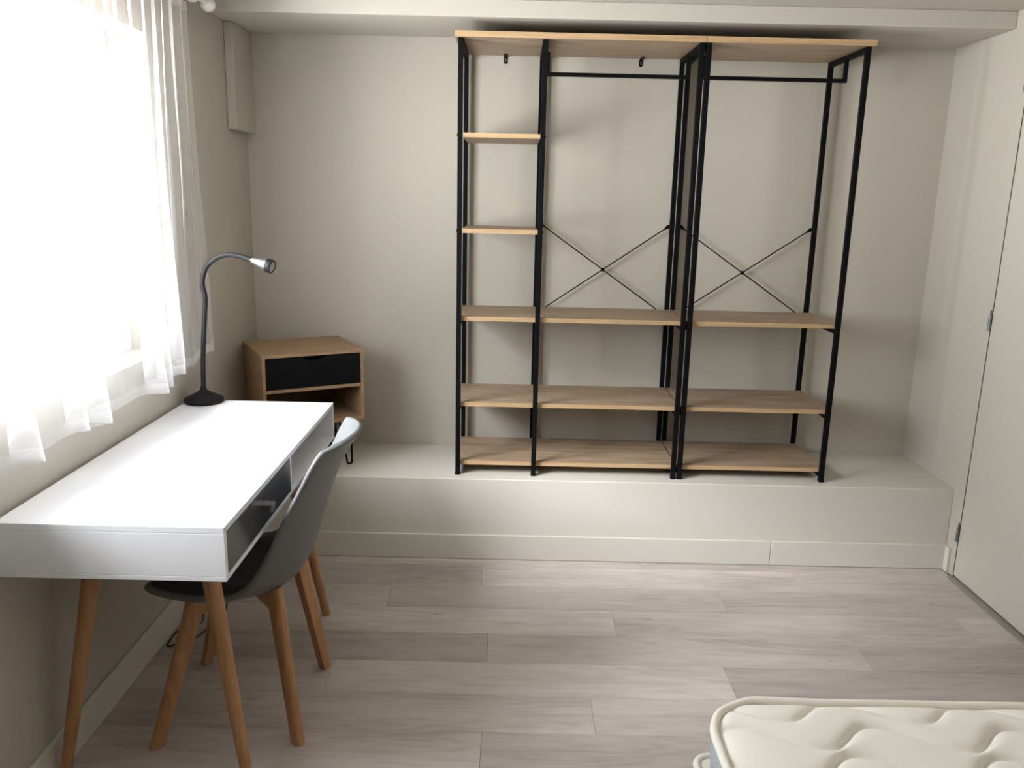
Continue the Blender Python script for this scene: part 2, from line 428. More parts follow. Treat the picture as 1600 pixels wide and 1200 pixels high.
# window: frame, two sashes with panes, handle, sill
win = bpy.data.objects.new('window_1', None); C.objects.link(win); struct(win, 'wide white two-sash window'); win['_base'] = (0.0, 0.0, 0.0)
fx0, fx1 = XL-0.185, XL-0.125
bm = bmesh.new(); fw = 0.045
add_box(bm, (fx0, WY0, WZ0), (fx1, WY0+fw, WZ1)); add_box(bm, (fx0, WY1-fw, WZ0), (fx1, WY1, WZ1))
add_box(bm, (fx0, WY0+fw, WZ0), (fx1, WY1-fw, WZ0+fw)); add_box(bm, (fx0, WY0+fw, WZ1-fw), (fx1, WY1-fw, WZ1))
bm_obj('window_frame', bm, M_wframe, win)
mids = [WY0+fw, 2.36, WY1-fw]
for a, b in zip(mids, mids[1:]):
    bm = bmesh.new(); s = 0.05; z0, z1 = WZ0+fw, WZ1-fw
    a += 0.003; b -= 0.003
    add_box(bm, (fx0+0.012, a, z0), (fx1+0.012, a+s, z1)); add_box(bm, (fx0+0.012, b-s, z0), (fx1+0.012, b, z1))
    add_box(bm, (fx0+0.012, a+s, z0), (fx1+0.012, b-s, z0+s)); add_box(bm, (fx0+0.012, a+s, z1-s), (fx1+0.012, b-s, z1))
    sash = bm_obj('sash', bm, M_wframe, win)
    sash['_base'] = (0.0, 0.0, 0.0)
    box('pane', (fx0+0.03, a+s-0.004, z0+s-0.004), (fx0+0.034, b-s+0.004, z1-s+0.004), M_glass, sash)
bm = bmesh.new()
add_box(bm, (fx1+0.012, mids[1]+0.07, 1.215), (fx1+0.020, mids[1]+0.096, 1.285))
add_box(bm, (fx1+0.020, mids[1]+0.077, 1.255), (fx1+0.045, mids[1]+0.089, 1.267))
add_box(bm, (fx1+0.035, mids[1]+0.075, 1.15), (fx1+0.047, mids[1]+0.091, 1.27))
bmesh.ops.bevel(bm, geom=list(bm.edges), offset=0.003, segments=2, affect='EDGES')
bm_obj('window_handle', bm, M_chrome, win)

# ------------------------------------------------------------------ shelf units
S0, S1 = 3.405, 3.425            # front posts
B0, B1 = 3.790, 3.810            # back posts
PH = 0.010
ZT, TH = 2.143, 0.022
Z1, Z2, Z3, Z4, Z5 = 0.424, 0.685, 1.054, 1.416, 1.790
BT = 0.018

def shelf_unit(name, label, frames, board_x, top_x, extra=False):
    x0 = frames[0]
    t = thing(name, label, 'shelf', ((frames[0]+frames[-1])/2, (S0+B1)/2, ZL))
    def bx(n, lo, hi, m, bevel=0.0012, **k): return box(n, lo, hi, m, t, bevel=bevel, **k)
    for fx in frames:
        # small plastic foot under each post
        for a, b in ((S0, S1), (B0, B1)):
            p = bx('post', (fx-PH, a, ZL+0.006), (fx+PH, b, ZT-0.0005), M_black)
            f = box('foot_cap', (fx-PH-0.001, a-0.001, ZL+0.0005), (fx+PH+0.001, b+0.001, ZL+0.012), M_black, None, bevel=0.001)
            f.parent = p; f.location = Vector(f.location) - Vector(t['_base']) - Vector(p.location)
        bx('side_rail', (fx-PH, S1, ZT-0.021), (fx+PH, B0, ZT-0.0005), M_black)
        for z in (Z1, Z2, Z3):
            bx('side_rail', (fx-PH*0.9, S1, z-BT-0.021), (fx+PH*0.9, B0, z-BT-0.0005), M_black)
    # boards: lie on the side rails between front and back posts
    for z in (Z1, Z2, Z3):
        bx('shelf_board', (board_x[0], S1+0.0005, z-BT), (board_x[1], B0-0.0005, z), [M_oak, M_edge], bevel=0, front_mi=1)
    bx('top_board', (top_x[0], S0-0.012, ZT), (top_x[1], B1+0.008, ZT+TH), [M_oak, M_edge], bevel=0, front_mi=1)
    # hanging rail in the wide bay
    ra, rb = frames[-2]+PH, frames[-1]-PH
    yr, zr, h = 3.578, 2.038, 0.0075
    bm = bmesh.new()
    add_box(bm, (ra, yr-h, zr-h), (rb, yr+h, zr+h))
    add_box(bm, (ra, yr-h, zr+h), (ra+2*h, yr+h, ZT-0.02)); add_box(bm, (rb-2*h, yr-h, zr+h), (rb, yr+h, ZT-0.02))
    o = bm_obj('hanging_rail', bm, M_black, t, -Vector(t['_base']))
    # cross brace at the back of the wide bay
    xa, xb = frames[-2]+PH, frames[-1]-PH
    yc = B1-0.004
    za, zb = 1.432, 1.026
    xm, zm = (xa+xb)/2, (za+zb)/2
    for (p, q) in (((xa, za), (xb, zb)), ((xa, zb), (xb, za))):
        bm = bmesh.new()
        pts = [Vector((p[0], yc, p[1])), Vector((q[0], yc, q[1]))]
        d = (pts[1]-pts[0]).normalized()
        tube(bm, [pts[0]+d*0.018, pts[1]-d*0.018], 0.0028, 8)
        for e, sg in ((pts[0], 1), (pts[1], -1)):
            n = Vector((-d.z, 0, d.x))
            vs = []
            for yy in (-0.0018, 0.0018):
                vs.append([bm.verts.new(e+Vector((0, yy, 0))+n*a+d*sg*b) for a, b in ((-0.008, 0), (0.008, 0), (0.008, 0.012), (0.003, 0.028), (-0.003, 0.028), (-0.008, 0.012))])
            bm.faces.new(vs[0]); bm.faces.new(vs[1][::-1])
            for k in range(6): bm.faces.new((vs[0][k], vs[0][(k+1) % 6], vs[1][(k+1) % 6], vs[1][k]))
        bm_obj('brace_rod', bm, M_black, t, -Vector(t['_base']))
    bm = bmesh.new()
    lathe(bm, [(0.0, 0), (0.009, 0.0005), (0.009, 0.005), (0.0, 0.0055)], (xm, yc-0.006, zm), (0, 1, 0), 16)
    bm_obj('brace_hub', bm, M_black, t, -Vector(t['_base']), smooth=True, angle=40)
    if extra:
        for z in (Z4, Z5):
            bd = bx('shelf_board', (frames[0]+PH+0.0005, S0+0.002, z-BT), (frames[1]-PH-0.0005, B0-0.002, z), [M_oak, M_edge], bevel=0, front_mi=1)
            for fx, sg in ((frames[0]-PH, -1), (frames[1]+PH, 1)):
                bm = bmesh.new()
                lathe(bm, [(0.0055, 0), (0.0055, 0.0015), (0.003, 0.003), (0, 0.0032)], (fx, S0+0.01, z-BT/2), (sg, 0, 0), 12)
                bm_obj('bolt', bm, M_black, t, -Vector(t['_base']), smooth=True, angle=40)
    # wall brackets: bent strip with a slotted, round-ended tab against the wall
    for wx in ((-0.051, 0.541) if extra else ()):
        bm = bmesh.new()
        add_box(bm, (wx-0.0075, B1-0.05, ZT-0.003), (wx+0.0075, YB-0.003, ZT-0.0005))
        ring_o, ring_i = [], []
        n = 20
        for k in range(n):
            a = 2*math.pi*k/n
            cx, cz = math.cos(a), math.sin(a)
            ring_o.append((wx+0.0075*cx, ZT-0.0135+0.0075*cz+(0.010 if cz > 0 else -0.010)*(1 if abs(cz) > 0.01 else 0)))
            ring_i.append((wx+0.0028*cx, ZT-0.016+0.0028*cz+(0.005 if cz > 0 else -0.005)))
        def R(pts, y): return [bm.verts.new((px, y, pz)) for px, pz in pts]
        o1, o2, i1, i2 = R(ring_o, YB-0.004), R(ring_o, YB-0.001), R(ring_i, YB-0.004), R(ring_i, YB-0.001)
        for k in range(n):
            k2 = (k+1) % n
            bm.faces.new((o1[k], o1[k2], i1[k2], i1[k])); bm.faces.new((o2[k], i2[k], i2[k2], o2[k2]))
            bm.faces.new((o1[k], o2[k], o2[k2], o1[k2])); bm.faces.new((i1[k], i1[k2], i2[k2], i2[k]))
        bm_obj('wall_bracket', bm, M_black, t, -Vector(t['_base']))
    return t

XS = 0.7289
shelf_unit('clothes_shelf', 'wide oak and black metal open shelf with a narrow bay of extra shelves', [-0.2203, 0.1081, 0.7154], (-0.2303, 0.7254), (-0.243, XS-0.0008), True)
shelf_unit('clothes_shelf', 'narrower oak and black metal open shelf, single wide bay, nearer the door', [0.7424, 1.3602], (0.7324, 1.3702), (XS+0.0008, 1.384))

# ------------------------------------------------------------------ desk
dx0, dy0, dx1, dy1 = DESK
desk = thing('desk', 'white desk with one graphite drawer, an open compartment and splayed beech legs', 'desk', ((dx0+dx1)/2, (dy0+dy1)/2, 0))
pt = 0.016
box('desktop', (dx0, dy0, DZ-pt), (dx1, dy1, DZ), [M_white], desk, bevel=0.0015)
box('bottom_panel', (dx0, dy0, DZB), (dx1, dy1, DZB+0.012), [M_white], desk, bevel=0.0012)
for ya, yb in ((dy0, dy0+0.015), (dy1-0.015, dy1)):
    box('side_panel', (dx0, ya, DZB+0.0122), (dx1, yb, DZ-pt-0.0002), M_white, desk, bevel=0.001)
box('back_panel', (dx0, dy0+0.0152, DZB+0.0122), (dx0+0.012, dy1-0.0152, DZ-pt-0.0002), M_white, desk)
ydiv = 2.352
box('divider', (dx0+0.0122, ydiv, DZB+0.0122), (dx1, ydiv+0.012, DZ-pt-0.0002), M_white, desk, bevel=0.001)
dr = box('drawer', (dx0+0.05, dy0+0.017, DZB+0.0145), (dx1-0.001, ydiv-0.002, DZ-pt-0.0025), M_graydr, desk, bevel=0.001)
bm = bmesh.new()
hy, hz = 2.065, 0.735
add_box(bm, (dx1-0.001, hy, hz-0.004), (dx1+0.027, hy+0.03, hz)); add_box(bm, (dx1+0.023, hy, hz-0.021), (dx1+0.027, hy+0.03, hz-0.004))
h = bm_obj('drawer_handle', bm, M_chrome, dr, -Vector(desk['_base'])-Vector(dr.location))
h['label'] = 'chrome drawer handle'
def desk_leg(top, foot):
    bm = bmesh.new()
    tp, ft = Vector(top), Vector(foot)
    d = tp-ft
    pts = [ft+Vector((0, 0, 0.0))] + [ft+d*k for k in (0.01, 0.3, 0.6, 0.9, 1.0)]
    n = 20; rings = []
    for p, r in zip(pts, (0.0135, 0.0150, 0.018, 0.021, 0.0235, 0.0235)):
        rings.append([bm.verts.new(p+Vector((math.cos(2*math.pi*k/n)*r, math.sin(2*math.pi*k/n)*r, 0))) for k in range(n)])
    for a, b in zip(rings, rings[1:]):
        for k in range(n): bm.faces.new((a[k], a[(k+1) % n], b[(k+1) % n], b[k]))
    bm.faces.new(rings[0][::-1]); bm.faces.new(rings[-1])
    o = bm_obj('leg', bm, M_beech_z, desk, -Vector(desk['_base']), smooth=True, angle=50)
    o.data.transform(Matrix.Translation(-ft)); o.location = Vector(o.location)+ft
    return o
for sx in (0, 1):
    for sy in (0, 1):
        fx = dx0+0.022 if sx == 0 else -0.672
        fy = 1.905 if sy == 0 else 2.833
        tx = -1.055 if sx == 0 else -0.775
        ty = 1.975 if sy == 0 else 2.763
        desk_leg((tx, ty, DZB), (fx, fy, 0.0))

# ------------------------------------------------------------------ desk lamp
LX, LY = -1.118, 2.927
lamp = thing('desk_lamp', 'black gooseneck desk lamp with a small silver head on the white desk', 'lamp', (LX, LY, DZ))
nb = -Vector(lamp['_base'])
bm = bmesh.new()
lathe(bm, [(0.0, 0.0005), (0.066, 0.0005), (0.069, 0.003), (0.0695, 0.013), (0.066, 0.0165), (0.060, 0.0195), (0.042, 0.0285), (0.022, 0.039), (0.0125, 0.046), (0.0100, 0.054), (0.0095, 0.060), (0.0, 0.061)], n=40)
bm_obj('base', bm, M_lampblk, lamp, smooth=True, angle=45)
bm = bmesh.new()
path = smooth_path([(LX+0.001, LY, DZ+0.055), (LX+0.006, LY, 0.952), (LX+0.020, LY, 1.10), (LX+0.027, LY, 1.172), (LX+0.020, LY, 1.215), (LX+0.023, LY, 1.245),
                    (LX+0.037, LY, 1.280), (LX+0.067, LY, 1.309), (LX+0.105, LY, 1.324), (LX+0.150, LY, 1.323), (LX+0.203, LY-0.006, 1.309)], 8)
tube(bm, path, 0.0088, 14)
bm_obj('gooseneck', bm, M_neck, lamp, nb, smooth=True, angle=50)
hd = Vector((0.073, -0.016, -0.020)).normalized()
ho = Vector((LX+0.200, LY-0.006, 1.310))
bm = bmesh.new()
lathe(bm, [(0.0, 0), (0.0095, 0.001), (0.011, 0.008), (0.0195, 0.050), (0.0225, 0.062), (0.0, 0.0621)], ho, hd, 28)
hob = bm_obj('lamp_head', bm, M_silver, lamp, nb, smooth=True, angle=40)
bm = bmesh.new()
lathe(bm, [(0.0232, 0.0605), (0.0245, 0.063), (0.0245, 0.080), (0.0225, 0.083), (0.0195, 0.083), (0.0185, 0.0795), (0.0, 0.0795)], ho, hd, 28)
rg = bm_obj('head_ring', bm, M_lampblk, lamp, nb, smooth=True, angle=40)
bm = bmesh.new()
lathe(bm, [(0.0185, 0.0797), (0.0185, 0.0812), (0.012, 0.0822), (0.0, 0.0826)], ho, hd, 24)
lens = bm_obj('lens', bm, M_lens, lamp, nb, smooth=True, angle=40)

# ------------------------------------------------------------------ chair (faces the window, -X)
CY = 2.277
chair = thing('desk_chair', 'grey plastic shell chair with beech legs pushed under the white desk', 'chair', (-0.78, CY, 0))
NB = -Vector(chair['_base'])
# profiles along the middle and along the rim: (x, z), front lip to top of the back
mid = [(-1.010, 0.462), (-0.985, 0.452), (-0.90, 0.440), (-0.80, 0.430), (-0.70, 0.428), (-0.632, 0.448), (-0.592, 0.498), (-0.568, 0.57), (-0.545, 0.65), (-0.517, 0.73), (-0.487, 0.80), (-0.455, 0.855), (-0.428, 0.888)]
rim = [(-1.004, 0.472), (-0.985, 0.466), (-0.91, 0.459), (-0.825, 0.459), (-0.745, 0.475), (-0.690, 0.518), (-0.645, 0.590), (-0.615, 0.655), (-0.583, 0.72), (-0.551, 0.780), (-0.530, 0.822), (-0.512, 0.856), (-0.500, 0.876)]
hw = [0.165, 0.190, 0.212, 0.225, 0.232, 0.234, 0.232, 0.228, 0.222, 0.216, 0.210, 0.200, 0.180]
def cr1(arr, t):
    n = len(arr)-1; f = min(max(t, 0), 1)*n; i = min(int(f), n-1); u = f-i
    g = lambda k: arr[min(max(k, 0), n)]
    p0, p1, p2, p3 = g(i-1), g(i), g(i+1), g(i+2)
    return 0.5*(2*p1+(p2-p0)*u+(2*p0-5*p1+4*p2-p3)*u*u+(3*p1-p0-3*p2+p3)*u**3)
mx_, mz_ = [p[0] for p in mid], [p[1] for p in mid]
rx_, rz_ = [p[0] for p in rim], [p[1] for p in rim]
def shell_pt(t, s):
    k = abs(s)**(2.6-0.5*t)
    x = cr1(mx_, t)*(1-k)+cr1(rx_, t)*k
    z = cr1(mz_, t)*(1-k)+cr1(rz_, t)*k
    y = CY + s*cr1(hw, t)
    return Vector((x, y, z))
NT, NS = 40, 18
bm = bmesh.new()
g = [[bm.verts.new(shell_pt(i/NT, -1+2*j/NS)) for j in range(NS+1)] for i in range(NT+1)]
for i in range(NT):
    for j in range(NS): bm.faces.new((g[i][j], g[i][j+1], g[i+1][j+1], g[i+1][j]))
sh = bm_obj('seat_shell', bm, M_shell, chair, NB, smooth=True)
# normals: make the shell thicken towards the sitter
md = sh.modifiers.new('thickness', 'SOLIDIFY'); md.thickness = 0.017; md.offset = 0
sh.modifiers.new('round', 'SUBSURF').levels = 1
sh.modifiers['round'].render_levels = 2
# loose seat pad lying in the shell
bm = bmesh.new()
T0, T1 = 0.035, 0.40
rows = []
NU, NV = 22, 16
def pad_pt(i, j, top):
    a = i/NU; b = -1+2*j/NV
    t = T0+(T1-T0)*a
    w = 0.90*(1-0.25*max(0, a-0.8)/0.2*abs(b))
    p = shell_pt(t, b*w)
    e = 1e-3
    n = (shell_pt(t+e, b*w)-shell_pt(t-e, b*w)).cross(shell_pt(t, b*w+e)-shell_pt(t, b*w-e)).normalized()
    if n.z < 0: n = -n
    edge = min(1.0, (1-abs(b))*5, a*8, (1-a)*6)
    th = 0.008 + (0.022*(max(edge, 0.0)**0.5) if top else 0.0)
    return p+n*th
top = [[bm.verts.new(pad_pt(i, j, True)) for j in range(NV+1)] for i in range(NU+1)]
bot = [[bm.verts.new(pad_pt(i, j, False)) for j in range(NV+1)] for i in range(NU+1)]
for i in range(NU):
    for j in range(NV):
        bm.faces.new((top[i][j], top[i][j+1], top[i+1][j+1], top[i+1][j]))
        bm.faces.new((bot[i][j], bot[i+1][j], bot[i+1][j+1], bot[i][j+1]))
bound = [(i, 0) for i in range(NU)]+[(NU, j) for j in range(NV)]+[(i, NV) for i in range(NU, 0, -1)]+[(0, j) for j in range(NV, 0, -1)]
for a, b in zip(bound, bound[1:]+bound[:1]):
    bm.faces.new((top[a[0]][a[1]], top[b[0]][b[1]], bot[b[0]][b[1]], bot[a[0]][a[1]]))
bmesh.ops.remove_doubles(bm, verts=bm.verts, dist=1e-5)
pad = bm_obj('seat_pad', bm, M_cushion, chair, NB, smooth=True, angle=60); pad['label'] = 'dark seat pad'
# crossed beech legs: each leg a tapered square post with an elbow brace to the middle
feet = [((-0.585, 2.085), (-0.655, 2.155)), ((-0.595, 2.480), (-0.660, 2.420)), ((-0.983, 2.055), (-0.872, 2.145)), ((-1.000, 2.492), (-0.885, 2.405))]
ctr = Vector((-0.765, CY, 0))
for (fx, fy), (tx_, ty_) in feet:
    ft = Vector((fx, fy, 0)); tpp = Vector((tx_, ty_, 0.458 if tx_ > -0.7 else 0.442))
    dirh = Vector((tx_, ty_, 0))-ctr; dirh.normalize()
    side = Vector((-dirh.y, dirh.x, 0))
    bm = bmesh.new()
    rings = []
    for k, w, dpt in ((0.0, 0.0155, 0.018), (0.5, 0.017, 0.0215), (0.9, 0.0185, 0.026), (1.0, 0.0185, 0.026)):
        c = ft.lerp(tpp, k)
        prof = []
        for a, b in ((-1, -1), (1, -1), (1, 0.3), (0.75, 0.75), (0.3, 1), (-0.3, 1), (-0.75, 0.75), (-1, 0.3)):
            prof.append(bm.verts.new(c+side*w*a+dirh*dpt*b))
        rings.append(prof)
    for a, b in zip(rings, rings[1:]):
        for k in range(8): bm.faces.new((a[k], a[(k+1) % 8], b[(k+1) % 8], b[k]))
    bm.faces.new(rings[0][::-1]); bm.faces.new(rings[-1])
    bmesh.ops.bevel(bm, geom=[e for e in bm.edges], offset=0.0012, segments=1, affect='EDGES')
    lg = bm_obj('leg', bm, M_beech_z, chair, NB, smooth=True, angle=35)
    lg.data.transform(Matrix.Translation(-ft)); lg.location = Vector(lg.location)+ft
    # brace from the elbow of the leg to the middle, its underside chamfered
    bm = bmesh.new()
    p0 = ctr + dirh*0.016
    pe = ft.lerp(tpp, 0.99); pl = ft.lerp(tpp, 0.81)
    vs = []
    for sgn in (-1, 1):
        o = side*0.015*sgn
        vs.append([bm.verts.new(q+o) for q in (Vector((p0.x, p0.y, 0.396)), Vector((p0.x, p0.y, 0.424)), Vector((pe.x, pe.y, 0.424)), pl-dirh*0.004, pl-dirh*0.030+Vector((0, 0, 0.010)))])
    bm.faces.new(vs[0]); bm.faces.new(vs[1][::-1])
    for k in range(5): bm.faces.new((vs[0][k], vs[0][(k+1) % 5], vs[1][(k+1) % 5], vs[1][k]))
    br = bm_obj('leg_brace', bm, M_beech_x, chair, NB)
bm = bmesh.new()
lathe(bm, [(0.0, 0.398), (0.03, 0.398), (0.03, 0.4245), (0.0, 0.4245)], ctr, (0, 0, 1), 16)
bm_obj('center_plate', bm, M_black, chair, NB)

# ------------------------------------------------------------------ nightstand on the ledge, turned in the corner
W, D = 0.433, 0.372
NZ0, NZ1 = 0.579-ZL, 0.893-ZL
ns = thing('nightstand', 'small oak nightstand with one black drawer on hairpin legs in the corner', 'nightstand', (-1.013, 3.289, ZL), rotz=math.atan2(0.211, 0.378))
q = 0.014
box('top_panel', (0, 0, NZ1-q), (W, D, NZ1), M_ns, ns, bevel=0.001)
box('bottom_panel', (0, 0, NZ0), (W, D, NZ0+q), M_ns, ns, bevel=0.001)
for a in (0, W-q): box('side_panel', (a, 0.0, NZ0+q+0.0002), (a+q, D, NZ1-q-0.0002), M_ns, ns, bevel=0.001)
zd = 0.730-ZL
box('shelf_panel', (q+0.0002, 0.001, zd), (W-q-0.0002, D-0.01, zd+q), M_ns, ns, bevel=0.001)
box('back_panel', (q+0.0002, D-0.008, NZ0+q+0.0002), (W-q-0.0002, D, NZ1-q-0.0002), M_nsback, ns)
# drawer front with a half-round finger notch in its top edge
bm = bmesh.new()
x0, x1, z0, z1 = q+0.002, W-q-0.002, zd+q+0.002, NZ1-q-0.002
xc = (x0+x1)/2; nw, nd_ = 0.047, 0.018
outline = [(x0, z0), (x1, z0), (x1, z1)]
for k in range(13):
    a = math.pi*k/12
    outline.append((xc+nw*math.cos(a), z1-nd_*math.sin(a)**0.8 if 0 < k < 12 else z1))
outline.append((x0, z1))
fr = [bm.verts.new((x, 0.002, z)) for x, z in outline]; bk = [bm.verts.new((x, 0.018, z)) for x, z in outline]
f = bm.faces.new(fr); f2 = bm.faces.new(bk[::-1])
for k in range(len(outline)):
    k2 = (k+1) % len(outline); bm.faces.new((fr[k], fr[k2], bk[k2], bk[k]))
bmesh.ops.triangulate(bm, faces=[f, f2])
add_box(bm, (x0+0.006, 0.018, z0+0.004), (x1-0.006, 0.03, z1-0.028))
add_box(bm, (x0+0.006, 0.03, z0+0.004), (x1-0.006, D-0.03, z0+0.012))
dw = bm_obj('drawer', bm, M_nsblack, ns); dw['label'] = 'matt black drawer with a finger notch'
# hairpin legs
HZ = NZ0
for lx, ly in ((0.07, 0.075), (W-0.07, 0.06), (0.06, D-0.06), (W-0.06, D-0.06)):
    cx, cyy = W/2, D/2
    dx_, dy_ = (-1 if lx < cx else 1), (-1 if ly < cyy else 1)
    bm = bmesh.new()
    foot = Vector((lx+dx_*0.012, ly+dy_*0.012, 0.0045))
    a = Vector((lx-0.028, ly, HZ-0.002)); b = Vector((lx+0.028, ly, HZ-0.002))
    pts = [a, a.lerp(foot+Vector((-0.011, 0, 0.012)), 0.5), foot+Vector((-0.011, 0, 0.012)), foot+Vector((-0.007, 0, 0.003)), foot, foot+Vector((0.007, 0, 0.003)), foot+Vector((0.011, 0, 0.012)), b.lerp(foot+Vector((0.011, 0, 0.012)), 0.5), b]
    tube(bm, smooth_path(pts, 4), 0.0042, 8)
    add_box(bm, (lx-0.038, ly-0.014, HZ-0.003), (lx+0.038, ly+0.014, HZ-0.0003))
    bm_obj('hairpin_leg', bm, M_black, ns, smooth=True, angle=50)

# ------------------------------------------------------------------ curtain and rod
RX, RZ = XL+0.075, 2.203
rod = thing('curtain_rod', 'white curtain rod with a turned finial above the window', 'curtain rod', (RX, 3.155, RZ))
nr = -Vector(rod['_base'])
bm = bmesh.new(); tube(bm, [(RX, 0.2, RZ), (RX, 3.20, RZ)], 0.0095, 14)
bm_obj('rod', bm, M_wframe, rod, nr, smooth=True, angle=50)
def ball(y, r, sq=1.0):
    bm = bmesh.new()
    lathe(bm, [(0.0, -r*sq)]+[(r*math.sin(math.pi*k/14), -r*sq*math.cos(math.pi*k/14)) for k in range(1, 14)]+[(0.0, r*sq)], (RX, y, RZ-0.004), (0, 1, 0), 20)
    return bm
bm_obj('finial', ball(3.212, 0.026), M_wframe, rod, nr, smooth=True)
bm_obj('finial', ball(0.2, 0.026), M_wframe, rod, nr, smooth=True)
bm_obj('collar', ball(3.062, 0.024, 0.9), M_wframe, rod, nr, smooth=True)
ring_me = None
for k in range(28):
    y = 0.34+0.0985*k
    if ring_me is None:
        bm = bmesh.new()
        tube(bm, [(0.0155*math.cos(2*math.pi*t/16), 0.002*math.sin(4*math.pi*t/16), 0.0155*math.sin(2*math.pi*t/16)-0.005) for t in range(17)], 0.0017, 6)
        tube(bm, [(0, 0, -0.020), (0, 0, -0.030)], 0.0016, 6)
        ro = bm_obj('ring', bm, M_wframe, rod, Vector((0, y-3.155, 0)), smooth=True); ring_me = ro.data
    else:
        ro = bpy.data.objects.new('ring', ring_me); C.objects.link(ro); ro.parent = rod; ro.location = (0, y-3.155, 0)
for y in (3.13, 1.6, 0.35):
    bm = bmesh.new(); tube(bm, [(XL+0.001, y, RZ+0.004), (RX, y, RZ+0.004)], 0.006, 10)
    lathe(bm, [(0.0, 0), (0.018, 0), (0.018, 0.005), (0, 0.0055)], (XL+0.001, y, RZ+0.004), (1, 0, 0), 16)
    bm_obj('bracket', bm, M_wframe, rod, nr, smooth=True, angle=40)

# curtain: bottom outline as (y, distance from wall); folds belly out into the room and turn back
bot_pts = [(0.32, 0.05)]
folds_y = [0.62, 0.90, 1.20, 1.42, 1.66, 1.86, 2.12, 2.20, 2.58, 2.69, 2.80]
out_d = [0.11, 0.10, 0.12, 0.09, 0.11, 0.125, 0.105, 0.125, 0.13, 0.10, 0.095]
prev = 0.32
for y, d in zip(folds_y, out_d):
    w = y-prev
    bot_pts += [(prev+w*0.30, 0.060), (prev+w*0.62, 0.072), (prev+w*0.85, d-0.018), (y, d), (y+0.004, d-0.012), (y-0.012, d-0.05), (y-0.006, 0.052)]
    prev = y
bot_pts += [(2.86, 0.055), (2.94, 0.068), (3.00, 0.060), (3.09, 0.068), (3.14, 0.078)]
N = 520
def resample(pts, n):
    P = smooth_path([Vector((a, b, 0)) for a, b in pts], 6)
    L = [0.0]
    for a, b in zip(P, P[1:]): L.append(L[-1]+(b-a).length)
    out = []; k = 0
    for i in range(n+1):
        t = L[-1]*i/n
        while k < len(L)-2 and L[k+1] < t: k += 1
        u = (t-L[k])/max(L[k+1]-L[k], 1e-9)
        out.append(P[k].lerp(P[k+1], u))
    return out
Bc = resample(bot_pts, N)
curt = thing('curtain', 'sheer white voile curtain hanging in front of the bright window', 'curtain', (RX, 1.7, 0.90))
nc = -Vector(curt['_base'])
ZTOP, ZB0 = 2.170, 0.912
rng = random.Random(3)
ph = [rng.uniform(0, 6.28) for _ in range(6)]
def curt_pt(i, v):
    """v: 0 at the top, 1 at the hem"""
    f = i/N
    b = Bc[i]
    yt = 0.32+(3.035-0.32)*f
    pl = 0.060+0.010*math.sin(f*2*math.pi*34+1.2*math.sin(f*41))+0.004*math.sin(f*2*math.pi*71+ph[0])
    s = max(v, 0.0)**1.15
    y = yt*(1-s)+b.x*s
    d = pl*(1-s)+b.y*s
    d += 0.004*math.sin(9*v+f*60+ph[1])*v*(1-v)*2
    y += 0.006*math.sin(7*v+f*83+ph[2])*v
    # hem sags unevenly and lifts at the free end
    zb = ZB0 + 0.030*max(0.0, (f-0.86)/0.14) + 0.006*math.sin(f*47+ph[3]) + 0.005*math.sin(f*113+ph[4])
    z = ZTOP+(zb-ZTOP)*v
    return Vector((XL+d-0.025*v, y, z))
NVc = 44; VH = 0.974
bm = bmesh.new()
cols = [[bm.verts.new(curt_pt(i, VH*k/NVc)) for k in range(NVc+1)] for i in range(N+1)]
for a, b in zip(cols, cols[1:]):
    for k in range(NVc): bm.faces.new((a[k], b[k], b[k+1], a[k+1]))
bm_obj('sheer_panel', bm, M_sheer, curt, nc, smooth=True)
bm = bmesh.new()
cols = [[bm.verts.new(curt_pt(i, VH+(1-VH)*k/3)) for k in range(4)] for i in range(N+1)]
for a, b in zip(cols, cols[1:]):
    for k in range(3): bm.faces.new((a[k], b[k], b[k+1], a[k+1]))
bm_obj('hem', bm, M_hem, curt, nc, smooth=True)
# gathered heading tape along the top edge
bm = bmesh.new()
cols = [[bm.verts.new(curt_pt(i, -0.001+0.024*k/3)+Vector((0.0015, 0, 0))) for k in range(4)] for i in range(N+1)]
for a, b in zip(cols, cols[1:]):
    for k in range(3): bm.faces.new((a[k], b[k], b[k+1], a[k+1]))
bm_obj('heading_tape', bm, M_hem, curt, nc, smooth=True)

# ------------------------------------------------------------------ bed: upholstered base and quilted mattress
BX0, BX1, BY0, BY1 = 0.452, 1.85, -0.25, 1.672
def rounded_rect(x0, y0, x1, y1, r, n=10):
    out = []
    for cx, cy_, a0 in ((x1-r, y1-r, 0), (x0+r, y1-r, 90), (x0+r, y0+r, 180), (x1-r, y0+r, 270)):
        for k in range(n+1):
            a = math.radians(a0+90*k/n); out.append((cx+r*math.cos(a), cy_+r*math.sin(a)))
    return out
def loop_tube(bm, loop, z, r, n=10, wob=0.0):
    P = []
    m = len(loop)
    for i in range(m):       # subdivide long edges so the piping can wander a little
        a, b = Vector((*loop[i], z)), Vector((*loop[(i+1) % m], z))
        k = max(1, int((b-a).length/0.05))
        P += [a.lerp(b, t/k) for t in range(k)]
    m = len(P); rings = []
    for i in range(m):
        t = (P[(i+1) % m]-P[i-1]).normalized(); u = Vector((t.y, -t.x, 0)); p = P[i]+u*wob*math.sin(i*0.9)+Vector((0, 0, wob*math.sin(i*0.53+1)))
        rings.append([bm.verts.new(p+u*math.cos(2*math.pi*k/n)*r+Vector((0, 0, math.sin(2*math.pi*k/n)*r))) for k in range(n)])
    for i in range(m):
        a, b = rings[i], rings[(i+1) % m]
        for k in range(n): bm.faces.new((a[k], a[(k+1) % n], b[(k+1) % n], b[k]))
